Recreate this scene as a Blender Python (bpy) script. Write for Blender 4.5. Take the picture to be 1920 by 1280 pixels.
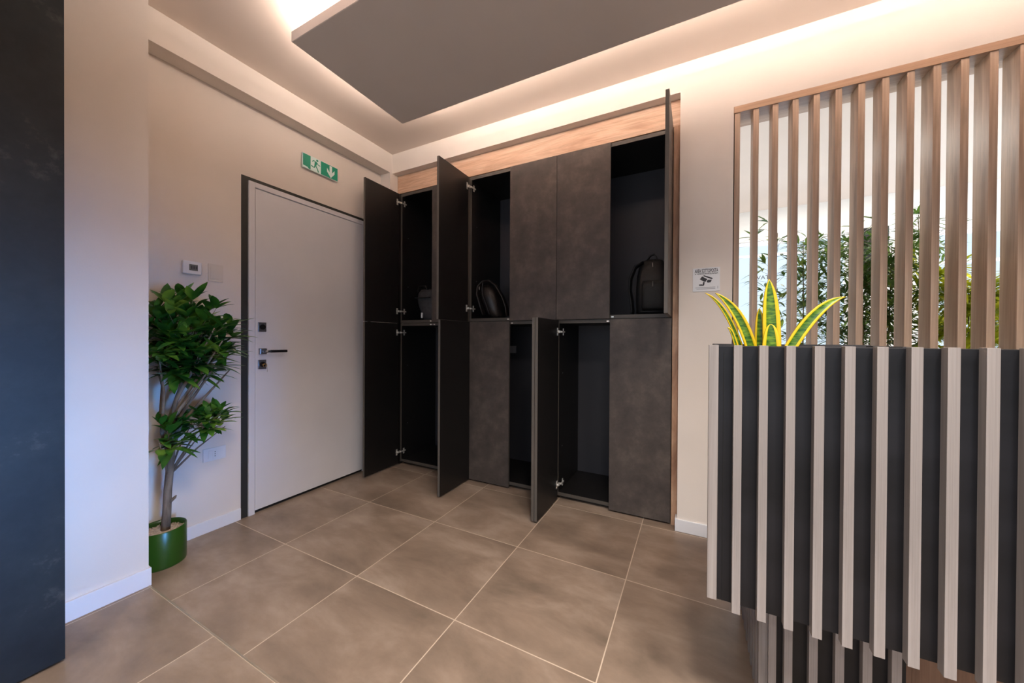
import bpy, bmesh, math, random
from mathutils import Vector, Matrix, Euler
PI = math.pi
random.seed(7)
scene = bpy.context.scene
for o in list(bpy.data.objects):
    bpy.data.objects.remove(o)
C = scene.collection

# ------------------------------------------------------------------ camera
CAM = Vector((2.643, -2.4952, 1.1892)); YAW, PITCH, ROLL, FPX = .4747, -.0059, .0056, 666.53
fw = Vector((-math.sin(YAW) * math.cos(PITCH), math.cos(YAW) * math.cos(PITCH), math.sin(PITCH)))
rt = Vector((math.cos(YAW), math.sin(YAW), 0)); up = rt.cross(fw)
rt2 = rt * math.cos(ROLL) + up * math.sin(ROLL); up2 = -rt * math.sin(ROLL) + up * math.cos(ROLL)
cd = bpy.data.cameras.new('camera'); cam = bpy.data.objects.new('camera', cd); C.objects.link(cam)
cd.sensor_width = 36; cd.sensor_fit = 'HORIZONTAL'; cd.lens = 36 * FPX / 1920; cd.clip_start = .02; cd.clip_end = 200
M4 = Matrix((rt2, up2, -fw)).transposed().to_4x4(); M4.translation = CAM
cam.matrix_world = M4
scene.camera = cam

# ------------------------------------------------------------------ world and view
w = bpy.data.worlds.new('world'); scene.world = w; w.use_nodes = True
wb = w.node_tree.nodes['Background']; wb.inputs[0].default_value = (.80, .90, 1, 1); wb.inputs[1].default_value = 1.15
vs = scene.view_settings
scene.display_settings.display_device = 'sRGB'
vs.view_transform = 'Standard'; vs.look = 'None'; vs.gamma = 1; vs.use_curve_mapping = False
vs.exposure = 0.13

def area(name, loc, rot, sx, sy, power, col, spread=PI):
    l = bpy.data.lights.new(name, 'AREA'); l.shape = 'RECTANGLE'; l.size = sx; l.size_y = sy
    l.energy = power; l.color = col; l.spread = spread
    o = bpy.data.objects.new(name, l); C.objects.link(o); o.location = loc; o.rotation_euler = rot
    return o
# daylight through the big window behind the camera, and through the windows of the far room, plus an added beam
area('daylight_front', (2.6, -5.6, 1.25), (PI / 2, 0, 0), 4.6, 2.0, 14, (.50, .68, 1))
area('blue_beam_right', (6.8, -2.55, .62), (0, PI / 2, 0), 1.0, 1.7, 10, (.13, .41, 1), spread=PI * .12)  # narrow blue beam added for pillar and left wall; the wall behind it is solid
area('daylight_far', (5.3, 3.6, 1.4), (-PI / 2, 0, 0), 4.0, 1.9, 85, (.72, .86, 1))
area('daylight_side', (7.35, 1.6, 1.5), (0, PI / 2, 0), 1.9, 2.6, 140, (.72, .85, 1))
# unseen lamps added for warm fill: over the hall, and in the far room
for i, (x, y, e) in enumerate(((2.9, -2.5, 22), (3.6, -2.4, 22), (4.8, -2.2, 20), (2.2, -4.2, 16))):
    area('hall_fill_lamp', (x, y, 2.895), (0, 0, 0), .3, .3, e * 1.7, (1, .93, .86), spread=2.3)
for x, y in ((3.6, 1.9), (5.4, 1.9)):
    area('far_fill_lamp', (x, y, 2.885), (0, 0, 0), .6, .3, 40, (1, .93, .85))

# ------------------------------------------------------------------ helpers
def S(r, g, b):
    f = lambda c: (c / 255 / 12.92) if c / 255 <= .04045 else ((c / 255 + .055) / 1.055) ** 2.4
    return (f(r), f(g), f(b), 1)

def mat(name, col, rough=.5, metal=0, spec=.5, col2=None, scale=6, stretch=(1, 1, 1), detail=4, lo=.35, hi=.65,
        bump=0, bscale=None, coat=0, emit=None, estr=0, trans=0, col3=None):
    m = bpy.data.materials.new(name); m.use_nodes = True; nt = m.node_tree; b = nt.nodes['Principled BSDF']
    b.inputs['Base Color'].default_value = col; b.inputs['Roughness'].default_value = rough
    b.inputs['Metallic'].default_value = metal; b.inputs['Specular IOR Level'].default_value = spec
    b.inputs['Coat Weight'].default_value = coat
    if trans: b.inputs['Transmission Weight'].default_value = trans
    if emit: b.inputs['Emission Color'].default_value = emit; b.inputs['Emission Strength'].default_value = estr
    N = nt.nodes.new; L = nt.links.new
    tc = N('ShaderNodeTexCoord'); mp = N('ShaderNodeMapping'); mp.inputs['Scale'].default_value = stretch
    L(tc.outputs['Object'], mp.inputs[0])
    if col2 is None:
        col2 = tuple(min(1, c * .96) for c in col[:3]) + (1,)
    n = N('ShaderNodeTexNoise'); n.inputs['Scale'].default_value = scale; n.inputs['Detail'].default_value = detail
    if detail > 8: n.inputs['Roughness'].default_value = .68
    L(mp.outputs[0], n.inputs['Vector'])
    r = N('ShaderNodeValToRGB'); r.color_ramp.elements[0].position = lo; r.color_ramp.elements[1].position = hi
    r.color_ramp.elements[0].color = col; r.color_ramp.elements[1].color = col2
    if col3:
        e = r.color_ramp.elements.new((lo + hi) / 2); e.color = col3
    L(n.outputs[0], r.inputs[0]); L(r.outputs[0], b.inputs['Base Color'])
    if bump:
        n2 = N('ShaderNodeTexNoise'); n2.inputs['Scale'].default_value = bscale or scale * 8; n2.inputs['Detail'].default_value = 3
        L(mp.outputs[0], n2.inputs['Vector'])
        bp = N('ShaderNodeBump'); bp.inputs['Strength'].default_value = bump; bp.inputs['Distance'].default_value = .01
        L(n2.outputs[0], bp.inputs['Height']); L(bp.outputs[0], b.inputs['Normal'])
    return m

def tile_mat(name, ox, oy, T=.6):
    m = bpy.data.materials.new(name); m.use_nodes = True; nt = m.node_tree; b = nt.nodes['Principled BSDF']
    N = nt.nodes.new; L = nt.links.new
    tc = N('ShaderNodeTexCoord'); sep = N('ShaderNodeSeparateXYZ'); L(tc.outputs['Object'], sep.inputs[0])
    def ma(op, a, bb=None, c=None):
        n = N('ShaderNodeMath'); n.operation = op
        for i, v in enumerate((a, bb, c)):
            if v is None: continue
            if isinstance(v, (int, float)): n.inputs[i].default_value = v
            else: L(v, n.inputs[i])
        return n.outputs[0]
    out = []; cell = []
    for k, off in (('X', ox), ('Y', oy)):
        t = ma('DIVIDE', ma('SUBTRACT', sep.outputs[k], off), T)
        f = ma('FRACT', t); cell.append(ma('FLOOR', t))
        d = ma('MINIMUM', f, ma('SUBTRACT', 1, f)); out.append(d)
    d = ma('MINIMUM', out[0], out[1])
    line = ma('LESS_THAN', d, .0022 / T)
    cc = N('ShaderNodeCombineXYZ'); L(cell[0], cc.inputs[0]); L(cell[1], cc.inputs[1])
    wn = N('ShaderNodeTexWhiteNoise'); wn.noise_dimensions = '3D'; L(cc.outputs[0], wn.inputs['Vector'])
    # clouded cement look, shifted in each tile
    add = N('ShaderNodeVectorMath'); add.operation = 'MULTIPLY_ADD'
    L(wn.outputs['Color'], add.inputs[0]); add.inputs[1].default_value = (9, 9, 9); L(tc.outputs['Object'], add.inputs[2])
    mp = N('ShaderNodeMapping'); mp.inputs['Scale'].default_value = (1.1, 2.2, 1); mp.inputs['Rotation'].default_value = (0, 0, .5)
    L(add.outputs[0], mp.inputs[0])
    n = N('ShaderNodeTexNoise'); n.inputs['Scale'].default_value = 1.9; n.inputs['Detail'].default_value = 7
    n.inputs['Roughness'].default_value = .62; n.inputs['Distortion'].default_value = .25; L(mp.outputs[0], n.inputs['Vector'])
    r = N('ShaderNodeValToRGB'); r.color_ramp.elements[0].position = .33; r.color_ramp.elements[1].position = .68
    r.color_ramp.elements[0].color = S(120, 104, 90); r.color_ramp.elements[1].color = S(168, 150, 134)
    e = r.color_ramp.elements.new(.5); e.color = S(144, 125, 109)
    L(n.outputs[0], r.inputs[0])
    mx = N('ShaderNodeMix'); mx.data_type = 'RGBA'; L(line, mx.inputs[0]); L(r.outputs[0], mx.inputs[6])
    mx.inputs[7].default_value = S(204, 186, 166); L(mx.outputs[2], b.inputs['Base Color'])
    rr = N('ShaderNodeMapRange'); rr.inputs[3].default_value = .30; rr.inputs[4].default_value = .46
    L(n.outputs[0], rr.inputs[0]); L(rr.outputs[0], b.inputs['Roughness'])
    b.inputs['Specular IOR Level'].default_value = .45
    bp = N('ShaderNodeBump'); bp.inputs['Strength'].default_value = .25; bp.inputs['Distance'].default_value = .002
    L(ma('SUBTRACT', 1, line), bp.inputs['Height']); L(bp.outputs[0], b.inputs['Normal'])
    return m

def wood_mat(name, c1, c2, c3, axis='X', rough=.5, scale=3.0, bump=.15, dist=.5, st=None):
    """grain running along one axis"""
    st = st or {'X': (.35, 6, 6), 'Y': (6, .35, 6), 'Z': (6, 6, .35)}[axis]
    m = bpy.data.materials.new(name); m.use_nodes = True; nt = m.node_tree; b = nt.nodes['Principled BSDF']
    N = nt.nodes.new; L = nt.links.new
    tc = N('ShaderNodeTexCoord'); mp = N('ShaderNodeMapping'); mp.inputs['Scale'].default_value = st
    L(tc.outputs['Object'], mp.inputs[0])
    n = N('ShaderNodeTexNoise'); n.inputs['Scale'].default_value = scale; n.inputs['Detail'].default_value = 8
    n.inputs['Roughness'].default_value = .62; n.inputs['Distortion'].default_value = dist; L(mp.outputs[0], n.inputs['Vector'])
    r = N('ShaderNodeValToRGB'); r.color_ramp.elements[0].position = .3; r.color_ramp.elements[1].position = .7
    r.color_ramp.elements[0].color = c1; r.color_ramp.elements[1].color = c3
    e = r.color_ramp.elements.new(.5); e.color = c2
    L(n.outputs[0], r.inputs[0])
    # fine streaks
    mp2 = N('ShaderNodeMapping'); mp2.inputs['Scale'].default_value = tuple(s * (1.2 if s < 1 else 9) for s in st)
    L(tc.outputs['Object'], mp2.inputs[0])
    n2 = N('ShaderNodeTexNoise'); n2.inputs['Scale'].default_value = 4; n2.inputs['Detail'].default_value = 3; L(mp2.outputs[0], n2.inputs['Vector'])
    r2 = N('ShaderNodeValToRGB'); r2.color_ramp.elements[0].position = .3; r2.color_ramp.elements[1].position = .6
    r2.color_ramp.elements[0].color = (.80, .78, .76, 1); r2.color_ramp.elements[1].color = (1, 1, 1, 1); L(n2.outputs[0], r2.inputs[0])
    # knots
    vo = N('ShaderNodeTexVoronoi'); vo.inputs['Scale'].default_value = 2.6; mp3 = N('ShaderNodeMapping')
    mp3.inputs['Scale'].default_value = {'X': (1, 0, 1.9), 'Y': (1.9, 1, 1.9), 'Z': (1.9, 0, 1)}[axis]; L(tc.outputs['Object'], mp3.inputs[0]); L(mp3.outputs[0], vo.inputs['Vector'])
    rk = N('ShaderNodeValToRGB'); rk.color_ramp.elements[0].position = .015; rk.color_ramp.elements[1].position = .07
    rk.color_ramp.elements[0].color = (.45, .36, .30, 1); rk.color_ramp.elements[1].color = (1, 1, 1, 1); L(vo.outputs['Distance'], rk.inputs[0])
    cur = r.outputs[0]
    for src in (r2.outputs[0], rk.outputs[0]):
        mx = N('ShaderNodeMix'); mx.data_type = 'RGBA'; mx.blend_type = 'MULTIPLY'; mx.inputs[0].default_value = 1
        L(cur, mx.inputs[6]); L(src, mx.inputs[7]); cur = mx.outputs[2]
    L(cur, b.inputs['Base Color']); b.inputs['Roughness'].default_value = rough
    bp = N('ShaderNodeBump'); bp.inputs['Strength'].default_value = bump; bp.inputs['Distance'].default_value = .002
    L(n2.outputs[0], bp.inputs['Height']); L(bp.outputs[0], b.inputs['Normal'])
    return m

def bx(bm, x0, x1, y0, y1, z0, z1, bev=0, mi=0):
    """axis-aligned box, optional bevel"""
    vs_ = [bm.verts.new((x, y, z)) for x in (x0, x1) for y in (y0, y1) for z in (z0, z1)]
    F = [(0, 1, 3, 2), (4, 6, 7, 5), (0, 4, 5, 1), (2, 3, 7, 6), (0, 2, 6, 4), (1, 5, 7, 3)]
    fs = [bm.faces.new([vs_[i] for i in f]) for f in F]
    for f in fs: f.material_index = mi
    if bev:
        es = {e for f in fs for e in f.edges}
        bmesh.ops.bevel(bm, geom=list(es), offset=bev, segments=2, affect='EDGES', profile=.6)
    return fs

def tube(bm, pts, rad, n=8, cap=True, mi=0):
    pts = [Vector(p) for p in pts]
    if isinstance(rad, (int, float)): rad = [rad] * len(pts)
    rings = []; prev = None
    for i, p in enumerate(pts):
        t = (pts[min(i + 1, len(pts) - 1)] - pts[max(i - 1, 0)]).normalized()
        if prev is None:
            a = t.orthogonal().normalized()
        else:
            a = (prev - t * prev.dot(t)).normalized()
        prev = a; b = t.cross(a)
        rings.append([bm.verts.new(p + (a * math.cos(2 * PI * k / n) + b * math.sin(2 * PI * k / n)) * rad[i]) for k in range(n)])
    for i in range(len(rings) - 1):
        for k in range(n):
            f = bm.faces.new((rings[i][k], rings[i][(k + 1) % n], rings[i + 1][(k + 1) % n], rings[i + 1][k])); f.smooth = True; f.material_index = mi
    if cap:
        for r in (list(reversed(rings[0])), rings[-1]):
            f = bm.faces.new(r); f.material_index = mi

def strap(bm, pts, wdir, wid, th):
    """flat ribbon with thickness following points, width along wdir"""
    pts = [Vector(p) for p in pts]; wd = Vector(wdir).normalized(); rings = []
    for i, p in enumerate(pts):
        t = (pts[min(i + 1, len(pts) - 1)] - pts[max(i - 1, 0)]).normalized()
        n = t.cross(wd).normalized(); ww = n.cross(t)
        rings.append([bm.verts.new(p + ww * a * wid / 2 + n * b * th / 2) for a, b in ((-1, -.6), (-.8, -1), (.8, -1), (1, -.6), (1, .6), (.8, 1), (-.8, 1), (-1, .6))])
    for i in range(len(rings) - 1):
        for k in range(8):
            f = bm.faces.new((rings[i][k], rings[i][(k + 1) % 8], rings[i + 1][(k + 1) % 8], rings[i + 1][k])); f.smooth = True
    bm.faces.new(list(reversed(rings[0]))); bm.faces.new(rings[-1])

def lathe(bm, prof, n=48, c=(0, 0, 0), mi=0):
    rings = [[bm.verts.new((c[0] + r * math.cos(2 * PI * k / n), c[1] + r * math.sin(2 * PI * k / n), c[2] + z)) for k in range(n)] for r, z in prof]
    for i in range(len(rings) - 1):
        for k in range(n):
            f = bm.faces.new((rings[i][k], rings[i][(k + 1) % n], rings[i + 1][(k + 1) % n], rings[i + 1][k])); f.smooth = True; f.material_index = mi
    return rings

def poly(bm, pts, fn, th, mi=0):
    """polygon (2-D points) mapped by fn(u, v, depth) and extruded by th"""
    a = [bm.verts.new(fn(u, v, 0)) for u, v in pts]; b = [bm.verts.new(fn(u, v, th)) for u, v in pts]
    bm.faces.new(b).material_index = mi
    bm.faces.new(list(reversed(a))).material_index = mi
    for i in range(len(pts)):
        j = (i + 1) % len(pts); bm.faces.new((a[i], a[j], b[j], b[i])).material_index = mi

def obj(name, bm, mats, parent=None, fix=True):
    if fix: bmesh.ops.recalc_face_normals(bm, faces=bm.faces)
    me = bpy.data.meshes.new(name); bm.to_mesh(me); bm.free()
    for m in (mats if isinstance(mats, (list, tuple)) else [mats]): me.materials.append(m)
    o = bpy.data.objects.new(name, me); C.objects.link(o)
    if parent:
        o.parent = parent
        t = Vector(parent.location)
        if parent.parent: t += Vector(parent.parent.location)
        o.data.transform(Matrix.Translation(-t))
    return o

def thing(name, label, cat, loc=(0, 0, 0), group=None):
    o = bpy.data.objects.new(name, None); C.objects.link(o); o.location = loc; o.empty_display_size = .1
    o['label'] = label; o['category'] = cat
    if group: o['group'] = group
    return o
def tag(o, label, cat, group=None, kind=None):
    o['label'] = label; o['category'] = cat
    if group: o['group'] = group
    if kind: o['kind'] = kind
    return o
def struct(name, bm, m, parent=None):
    o = obj(name, bm, m, parent)
    if parent is None: o['kind'] = 'structure'
    return o
def B(): return bmesh.new()
def box_obj(name, dims, m, parent=None, bev=0):
    bm = B(); bx(bm, *dims, bev=bev); return obj(name, bm, m, parent)

# ------------------------------------------------------------------ materials
M_wall = mat('wall_paint', S(230, 220, 211), .72, bump=.05, scale=3, bscale=160, spec=.25)
M_ceil = mat('ceiling_paint', S(230, 216, 206), .8, scale=2, spec=.2)
M_far = mat('far_wall_paint', S(232, 230, 226), .8, scale=2, spec=.2)
M_base = mat('baseboard_white', S(232, 232, 236), .4, scale=3)
M_tile = tile_mat('floor_tiles', .5477, -.6704)
M_tile2 = tile_mat('floor_tiles_entrance', .347, -1.78)
M_trim = mat('threshold_metal', S(196, 180, 160), .35, metal=.6)
M_panel = mat('ceiling_panel_grey', S(212, 205, 199), .75, scale=2, spec=.2)
M_white = mat('white_lacquer', S(222, 221, 226), .38, scale=3)
M_black = mat('dark_frame', S(38, 38, 34), .55)
M_gap = mat('gap_black', S(14, 14, 14), .8)
M_lam = mat('dark_cement_laminate', S(54, 48, 46), .5, col2=S(104, 94, 86), col3=S(76, 68, 64), scale=6.5, detail=13, lo=.26, hi=.78, bump=.10, bscale=30, spec=.4)
M_lamedge = mat('laminate_edge', S(92, 86, 80), .5)
M_in = mat('cabinet_inside_black', S(24, 22, 22), .45, scale=4)
M_inback = mat('cabinet_back_grey', S(50, 49, 54), .55, scale=4)
M_frame_edge = mat('carcass_edge', S(78, 72, 66), .5)
M_steel = mat('hinge_steel', S(225, 222, 216), .3, metal=.55)
M_satin = mat('satin_nickel', S(150, 150, 156), .3, metal=1)
M_dark = mat('dark_metal', S(34, 32, 34), .35, metal=.6)
M_brass = mat('brass_key', S(200, 160, 100), .3, metal=1)
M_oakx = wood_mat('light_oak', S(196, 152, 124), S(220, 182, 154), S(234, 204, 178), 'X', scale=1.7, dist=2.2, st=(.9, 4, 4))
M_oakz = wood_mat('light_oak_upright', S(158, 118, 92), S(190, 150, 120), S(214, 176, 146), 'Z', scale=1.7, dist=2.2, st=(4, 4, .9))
M_slat = wood_mat('oak_slat', S(146, 122, 104), S(190, 164, 142), S(214, 190, 168), 'Z', scale=2.2)
M_rail = wood_mat('oak_rail', S(168, 134, 108), S(190, 156, 128), S(206, 174, 146), 'X', scale=2.2)
M_wash = wood_mat('whitewashed_wood', S(122, 116, 113), S(148, 141, 138), S(168, 161, 158), 'Z', scale=2.4)
M_desk = mat('desk_dark_panel', S(13, 13, 15), .45, col2=S(28, 28, 32), scale=2.4, stretch=(1, 1, 2.6), detail=8, spec=.3)
M_clad = mat('dark_stone_cladding', S(20, 22, 24), .5, col2=S(84, 84, 82), col3=S(30, 33, 34), scale=5.5, detail=13, lo=.40, hi=.82, spec=.3, bump=.05)
M_brown = wood_mat('brown_wood', S(112, 84, 66), S(132, 100, 80), S(146, 114, 92), 'Z')
M_plastic = mat('white_plastic', S(232, 232, 234), .35)
M_cream = mat('cream_plastic', S(222, 212, 200), .5)
M_lcd = mat('lcd_grey', S(96, 98, 92), .3)
M_green = mat('sign_green', S(4, 142, 112), .45)
M_signw = mat('sign_pale', S(224, 244, 240), .45)
M_ink = mat('sign_ink', S(52, 50, 54), .6)
M_ink2 = mat('sign_ink_grey', S(140, 138, 142), .6)
M_bag = mat('black_nylon', S(9, 9, 10), .6, col2=S(16, 16, 17), scale=30, bump=.2, bscale=300)
M_bagdark = mat('dark_grey_canvas', S(42, 42, 45), .7, col2=S(56, 56, 60), scale=30, bump=.2, bscale=300)
M_leath = mat('dark_leather', S(24, 21, 21), .4, col2=S(40, 32, 30), scale=20, bump=.15)
M_zip = mat('zip_metal', S(150, 150, 150), .35, metal=.8)
M_pot = mat('green_glazed_pot', S(38, 74, 16), .28, spec=.5, scale=2, col2=S(46, 84, 22))
M_potin = mat('pot_inner', S(24, 40, 14), .5)
M_gravel = mat('white_gravel', S(226, 206, 188), .8, col2=S(188, 166, 150), scale=60, bump=.8, bscale=90)
M_bark = mat('grey_bark', S(96, 78, 62), .8, col2=S(140, 124, 108), scale=14, stretch=(2, 2, .5), bump=.5, bscale=60)
M_leaf = mat('ficus_leaf', S(28, 74, 26), .32, col2=S(124, 160, 58), col3=S(58, 112, 36), scale=9, detail=2, lo=.3, hi=.7, spec=.5)
M_bam = mat('bamboo_leaf', S(50, 82, 36), .5, col2=S(140, 160, 76), col3=S(86, 118, 50), scale=7, detail=2, lo=.3, hi=.7)
M_bamy = mat('yellow_bamboo_leaf', S(130, 150, 30), .5, col2=S(232, 226, 80), col3=S(184, 190, 44), scale=7, detail=2, lo=.3, hi=.7)
M_cane = mat('bamboo_cane', S(96, 88, 40), .5, col2=S(120, 100, 60), scale=10)
M_soil = mat('dark_soil', S(40, 30, 24), .9, bump=.6, bscale=60)
M_planter = mat('dark_planter', S(58, 56, 58), .5)
M_led = mat('led_strip', (1, .90, .80, 1), .5, emit=(1, .865, .765, 1), estr=48)
def glass_mat():
    m = bpy.data.materials.new('window_glass'); m.use_nodes = True; nt = m.node_tree; nt.nodes.clear()
    N = nt.nodes.new; L = nt.links.new
    o = N('ShaderNodeOutputMaterial'); mx = N('ShaderNodeMixShader'); t = N('ShaderNodeBsdfTransparent'); g = N('ShaderNodeBsdfGlossy')
    t.inputs[0].default_value = (.93, .97, 1, 1); g.inputs['Roughness'].default_value = .03
    f = N('ShaderNodeFresnel'); f.inputs[0].default_value = 1.45
    L(f.outputs[0], mx.inputs[0]); L(t.outputs[0], mx.inputs[1]); L(g.outputs[0], mx.inputs[2]); L(mx.outputs[0], o.inputs[0])
    return m
M_glass = glass_mat()
def snake_mat():
    m = bpy.data.materials.new('variegated_leaf'); m.use_nodes = True; nt = m.node_tree; b = nt.nodes['Principled BSDF']
    N = nt.nodes.new; L = nt.links.new
    uv = N('ShaderNodeUVMap'); uv.uv_map = 'UVMap'; sp = N('ShaderNodeSeparateXYZ'); L(uv.outputs[0], sp.inputs[0])
    tc = N('ShaderNodeTexCoord'); mp = N('ShaderNodeMapping'); mp.inputs['Scale'].default_value = (1, 1, 4); L(tc.outputs['Object'], mp.inputs[0])
    n = N('ShaderNodeTexNoise'); n.inputs['Scale'].default_value = 30; n.inputs['Detail'].default_value = 4; n.inputs['Distortion'].default_value = .6; L(mp.outputs[0], n.inputs['Vector'])
    r = N('ShaderNodeValToRGB'); r.color_ramp.elements[0].position = .38; r.color_ramp.elements[1].position = .66
    r.color_ramp.elements[0].color = S(22, 78, 14); r.color_ramp.elements[1].color = S(112, 146, 26); L(n.outputs[0], r.inputs[0])
    e = N('ShaderNodeValToRGB'); e.color_ramp.interpolation = 'CONSTANT'
    e.color_ramp.elements[0].position = 0; e.color_ramp.elements[0].color = (1, 1, 1, 1)
    e.color_ramp.elements[1].position = .20; e.color_ramp.elements[1].color = (0, 0, 0, 1)
    k = e.color_ramp.elements.new(.80); k.color = (1, 1, 1, 1); L(sp.outputs[0], e.inputs[0])
    mx = N('ShaderNodeMix'); mx.data_type = 'RGBA'; L(e.outputs[0], mx.inputs[0]); L(r.outputs[0], mx.inputs[6]); mx.inputs[7].default_value = S(222, 186, 16)
    L(mx.outputs[2], b.inputs['Base Color']); b.inputs['Roughness'].default_value = .4
    return m
M_snake = snake_mat()
def translucent(m, f):
    nt = m.node_tree; b = nt.nodes['Principled BSDF']; out = nt.nodes['Material Output']
    t = nt.nodes.new('ShaderNodeBsdfTranslucent'); mx = nt.nodes.new('ShaderNodeMixShader'); mx.inputs[0].default_value = f
    src = b.inputs['Base Color'].links[0].from_socket
    nt.links.new(src, t.inputs[0]); nt.links.new(b.outputs[0], mx.inputs[1]); nt.links.new(t.outputs[0], mx.inputs[2]); nt.links.new(mx.outputs[0], out.inputs[0])
for m_ in (M_bam, M_bamy): translucent(m_, .45)
translucent(M_leaf, .2)

# ------------------------------------------------------------------ the room shell
YS = -.0463      # wall plane in which the cabinets and the slat screen stand
ZC = 2.907       # ceiling
ZS = 2.7303      # soffit and beam underside
XP = .1175       # face of beam and corner pilaster
bm = B()
bx(bm, -.2, 7.0, -1.778, 3.4, -.1, 0); bx(bm, -.2, 7.0, -5.5, -1.778, -.1, 0, mi=1)
struct('floor', bm, [M_tile, M_tile2])
bm = B(); bx(bm, .325, 3.4, -1.781, -1.775, 0, .002); struct('trim_1', bm, M_trim)
bm = B(); bx(bm, -.2, 7.0, -5.5, .1, ZC, ZC + .1); bx(bm, -.2, 7.0, .1, 3.4, 2.9, 3.0); struct('ceiling', bm, [M_ceil])
# left wall with the door opening
bm = B()
bx(bm, -.2, 0, -5.5, -1.236, 0, ZC); bx(bm, -.2, 0, -1.236, -.19, 2.259, ZC); bx(bm, -.2, 0, -.19, .7, 0, ZC)
bx(bm, 0, XP, -.075, .019, 0, ZC)                       # corner pilaster
bx(bm, 0, XP, -1.777, -.075, ZS, ZC)                    # beam
struct('wall_left', bm, M_wall)
bm = B(); bx(bm, -.02, .318, -2.085, -1.777, 0, ZC); struct('wall_pillar', bm, M_wall)
# back wall: soffit over the cabinets, pier, lintel over the screen
bm = B()
bx(bm, XP, 2.553, YS, .1, ZS, ZC); bx(bm, 2.553, 2.837, YS, .1, 0, ZC); bx(bm, 2.837, 4.75, YS, .1, 2.555, ZC)
bx(bm, 4.75, 7.0, YS, .1, 0, ZC)
bx(bm, 0, 2.62, .60, .68, 0, ZC); bx(bm, 2.56, 2.62, .1, .60, 0, ZC)
struct('wall_back', bm, M_wall)
bm = B(); bx(bm, 6.9, 7.0, -5.5, .1, 0, ZC); bx(bm, 6.9, 7.0, .1, .4, 0, 3); bx(bm, 6.9, 7.0, 2.9, 3.4, 0, 3); bx(bm, 6.9, 7.0, .4, 2.9, 0, .5); bx(bm, 6.9, 7.0, .4, 2.9, 2.4, 3)
struct('wall_right', bm, M_far)
bm = B(); bx(bm, -.2, 7.0, -5.5, -5.4, 0, .3); bx(bm, -.2, 7.0, -5.5, -5.4, 2.4, ZC); bx(bm, -.2, .4, -5.5, -5.4, .3, 2.4); bx(bm, 5.0, 7.0, -5.5, -5.4, .3, 2.4)
struct('wall_front', bm, M_wall)
bm = B(); bx(bm, 0, 2.62, .68, .75, 0, 2.9); bx(bm, 2.0, 2.1, .75, 3.4, 0, 2.9); struct('wall_side', bm, M_far)
# far wall with two window openings
FY = 3.15
bm = B()
bx(bm, 2.1, 2.75, FY, FY + .12, 0, 2.9); bx(bm, 2.75, 4.30, FY, FY + .12, 2.50, 2.9); bx(bm, 4.30, 4.90, FY, FY + .12, 0, 2.9)
bx(bm, 4.90, 5.75, FY, FY + .12, 2.42, 2.9); bx(bm, 4.90, 5.75, FY, FY + .12, 0, .5); bx(bm, 5.75, 7.0, FY, FY + .12, 0, 2.9)
struct('wall_far', bm, M_far)
for n_, (x0, x1, z0, z1, bars) in enumerate(((2.75, 4.30, 0, 2.50, (3.28, 3.80)), (4.90, 5.75, .5, 2.42, (5.3,)))):
    bm = B()
    for a in (x0, x1 - .05): bx(bm, a, a + .05, FY + .02, FY + .08, z0, z1)
    bx(bm, x0 + .05, x1 - .05, FY + .02, FY + .08, z1 - .05, z1); bx(bm, x0 + .05, x1 - .05, FY + .02, FY + .08, z0, z0 + .05)
    bx(bm, x0 + .05, x1 - .05, FY + .03, FY + .07, 2.05 if n_ else 2.30, 2.08 if n_ else 2.33)
    wn_ = struct('window_%d' % (n_ + 1), bm, M_base)
    bm = B(); bx(bm, x0 + .05, x1 - .05, FY + .045, FY + .051, z0 + .05, z1 - .05); obj('pane', bm, M_glass, wn_)
# baseboards
bm = B(); bx(bm, .0, .012, -1.777, -1.24, 0, .075, bev=.002); struct('baseboard_left', bm, M_base)
bm = B(); bx(bm, .318, .33, -2.085, -1.770, 0, .085, bev=.002); bx(bm, .012, .317, -1.777, -1.770, 0, .085, bev=.002); struct('baseboard_pillar', bm, M_base)
bm = B(); bx(bm, 2.541, 2.837, YS - .012, YS, 0, .075, bev=.002); bx(bm, 2.541, 2.553, YS, .018, 0, .075); struct('baseboard_back', bm, M_base)

# dark stone clad volume at the left edge of the photo
bm = B(); bx(bm, 0, .60, -3.1, -2.088, .012, ZC - .002); tag(obj('stone_clad_panel', bm, M_clad), 'tall dark stone-effect panel beside the white pillar at the left edge', 'wall panel')

# ------------------------------------------------------------------ floating ceiling panel with hidden led strips
tp = thing('ceiling_panel', 'large grey floating ceiling panel with white sides and a warm glow around it', 'ceiling panel', (2.7, -.96, 2.75))
PX0, PX1, PY0, PY1 = .742, 4.9, -1.357, -.558
bm = B(); bx(bm, PX0 + .002, PX1 - .002, PY0 + .002, PY1 - .002, 2.748, 2.76); obj('underside', bm, M_panel, tp)
bm = B(); bx(bm, PX0, PX1, PY0, PY0 + .02, 2.75, 2.802); bx(bm, PX0, PX1, PY1 - .02, PY1, 2.75, 2.802); bx(bm, PX0, PX0 + .02, PY0 + .02, PY1 - .02, 2.75, 2.802); bx(bm, PX1 - .02, PX1, PY0 + .02, PY1 - .02, 2.75, 2.802); bx(bm, PX0 + .02, PX1 - .02, PY0 + .02, PY1 - .02, 2.76, 2.801)
obj('side_rim', bm, M_ceil, tp)
for (a, b_, c, d) in ((PX0 + .03, PX1 - .03, PY0 + .024, PY0 + .039), (PX0 + .03, PX1 - .03, PY1 - .045, PY1 - .03), (PX0 + .03, PX0 + .045, PY0 + .05, PY1 - .05), (PX1 - .045, PX1 - .03, PY0 + .05, PY1 - .05)):
    box_obj('led_strip', (a, b_, c, d, 2.803, 2.822), M_led, tp)
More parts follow.
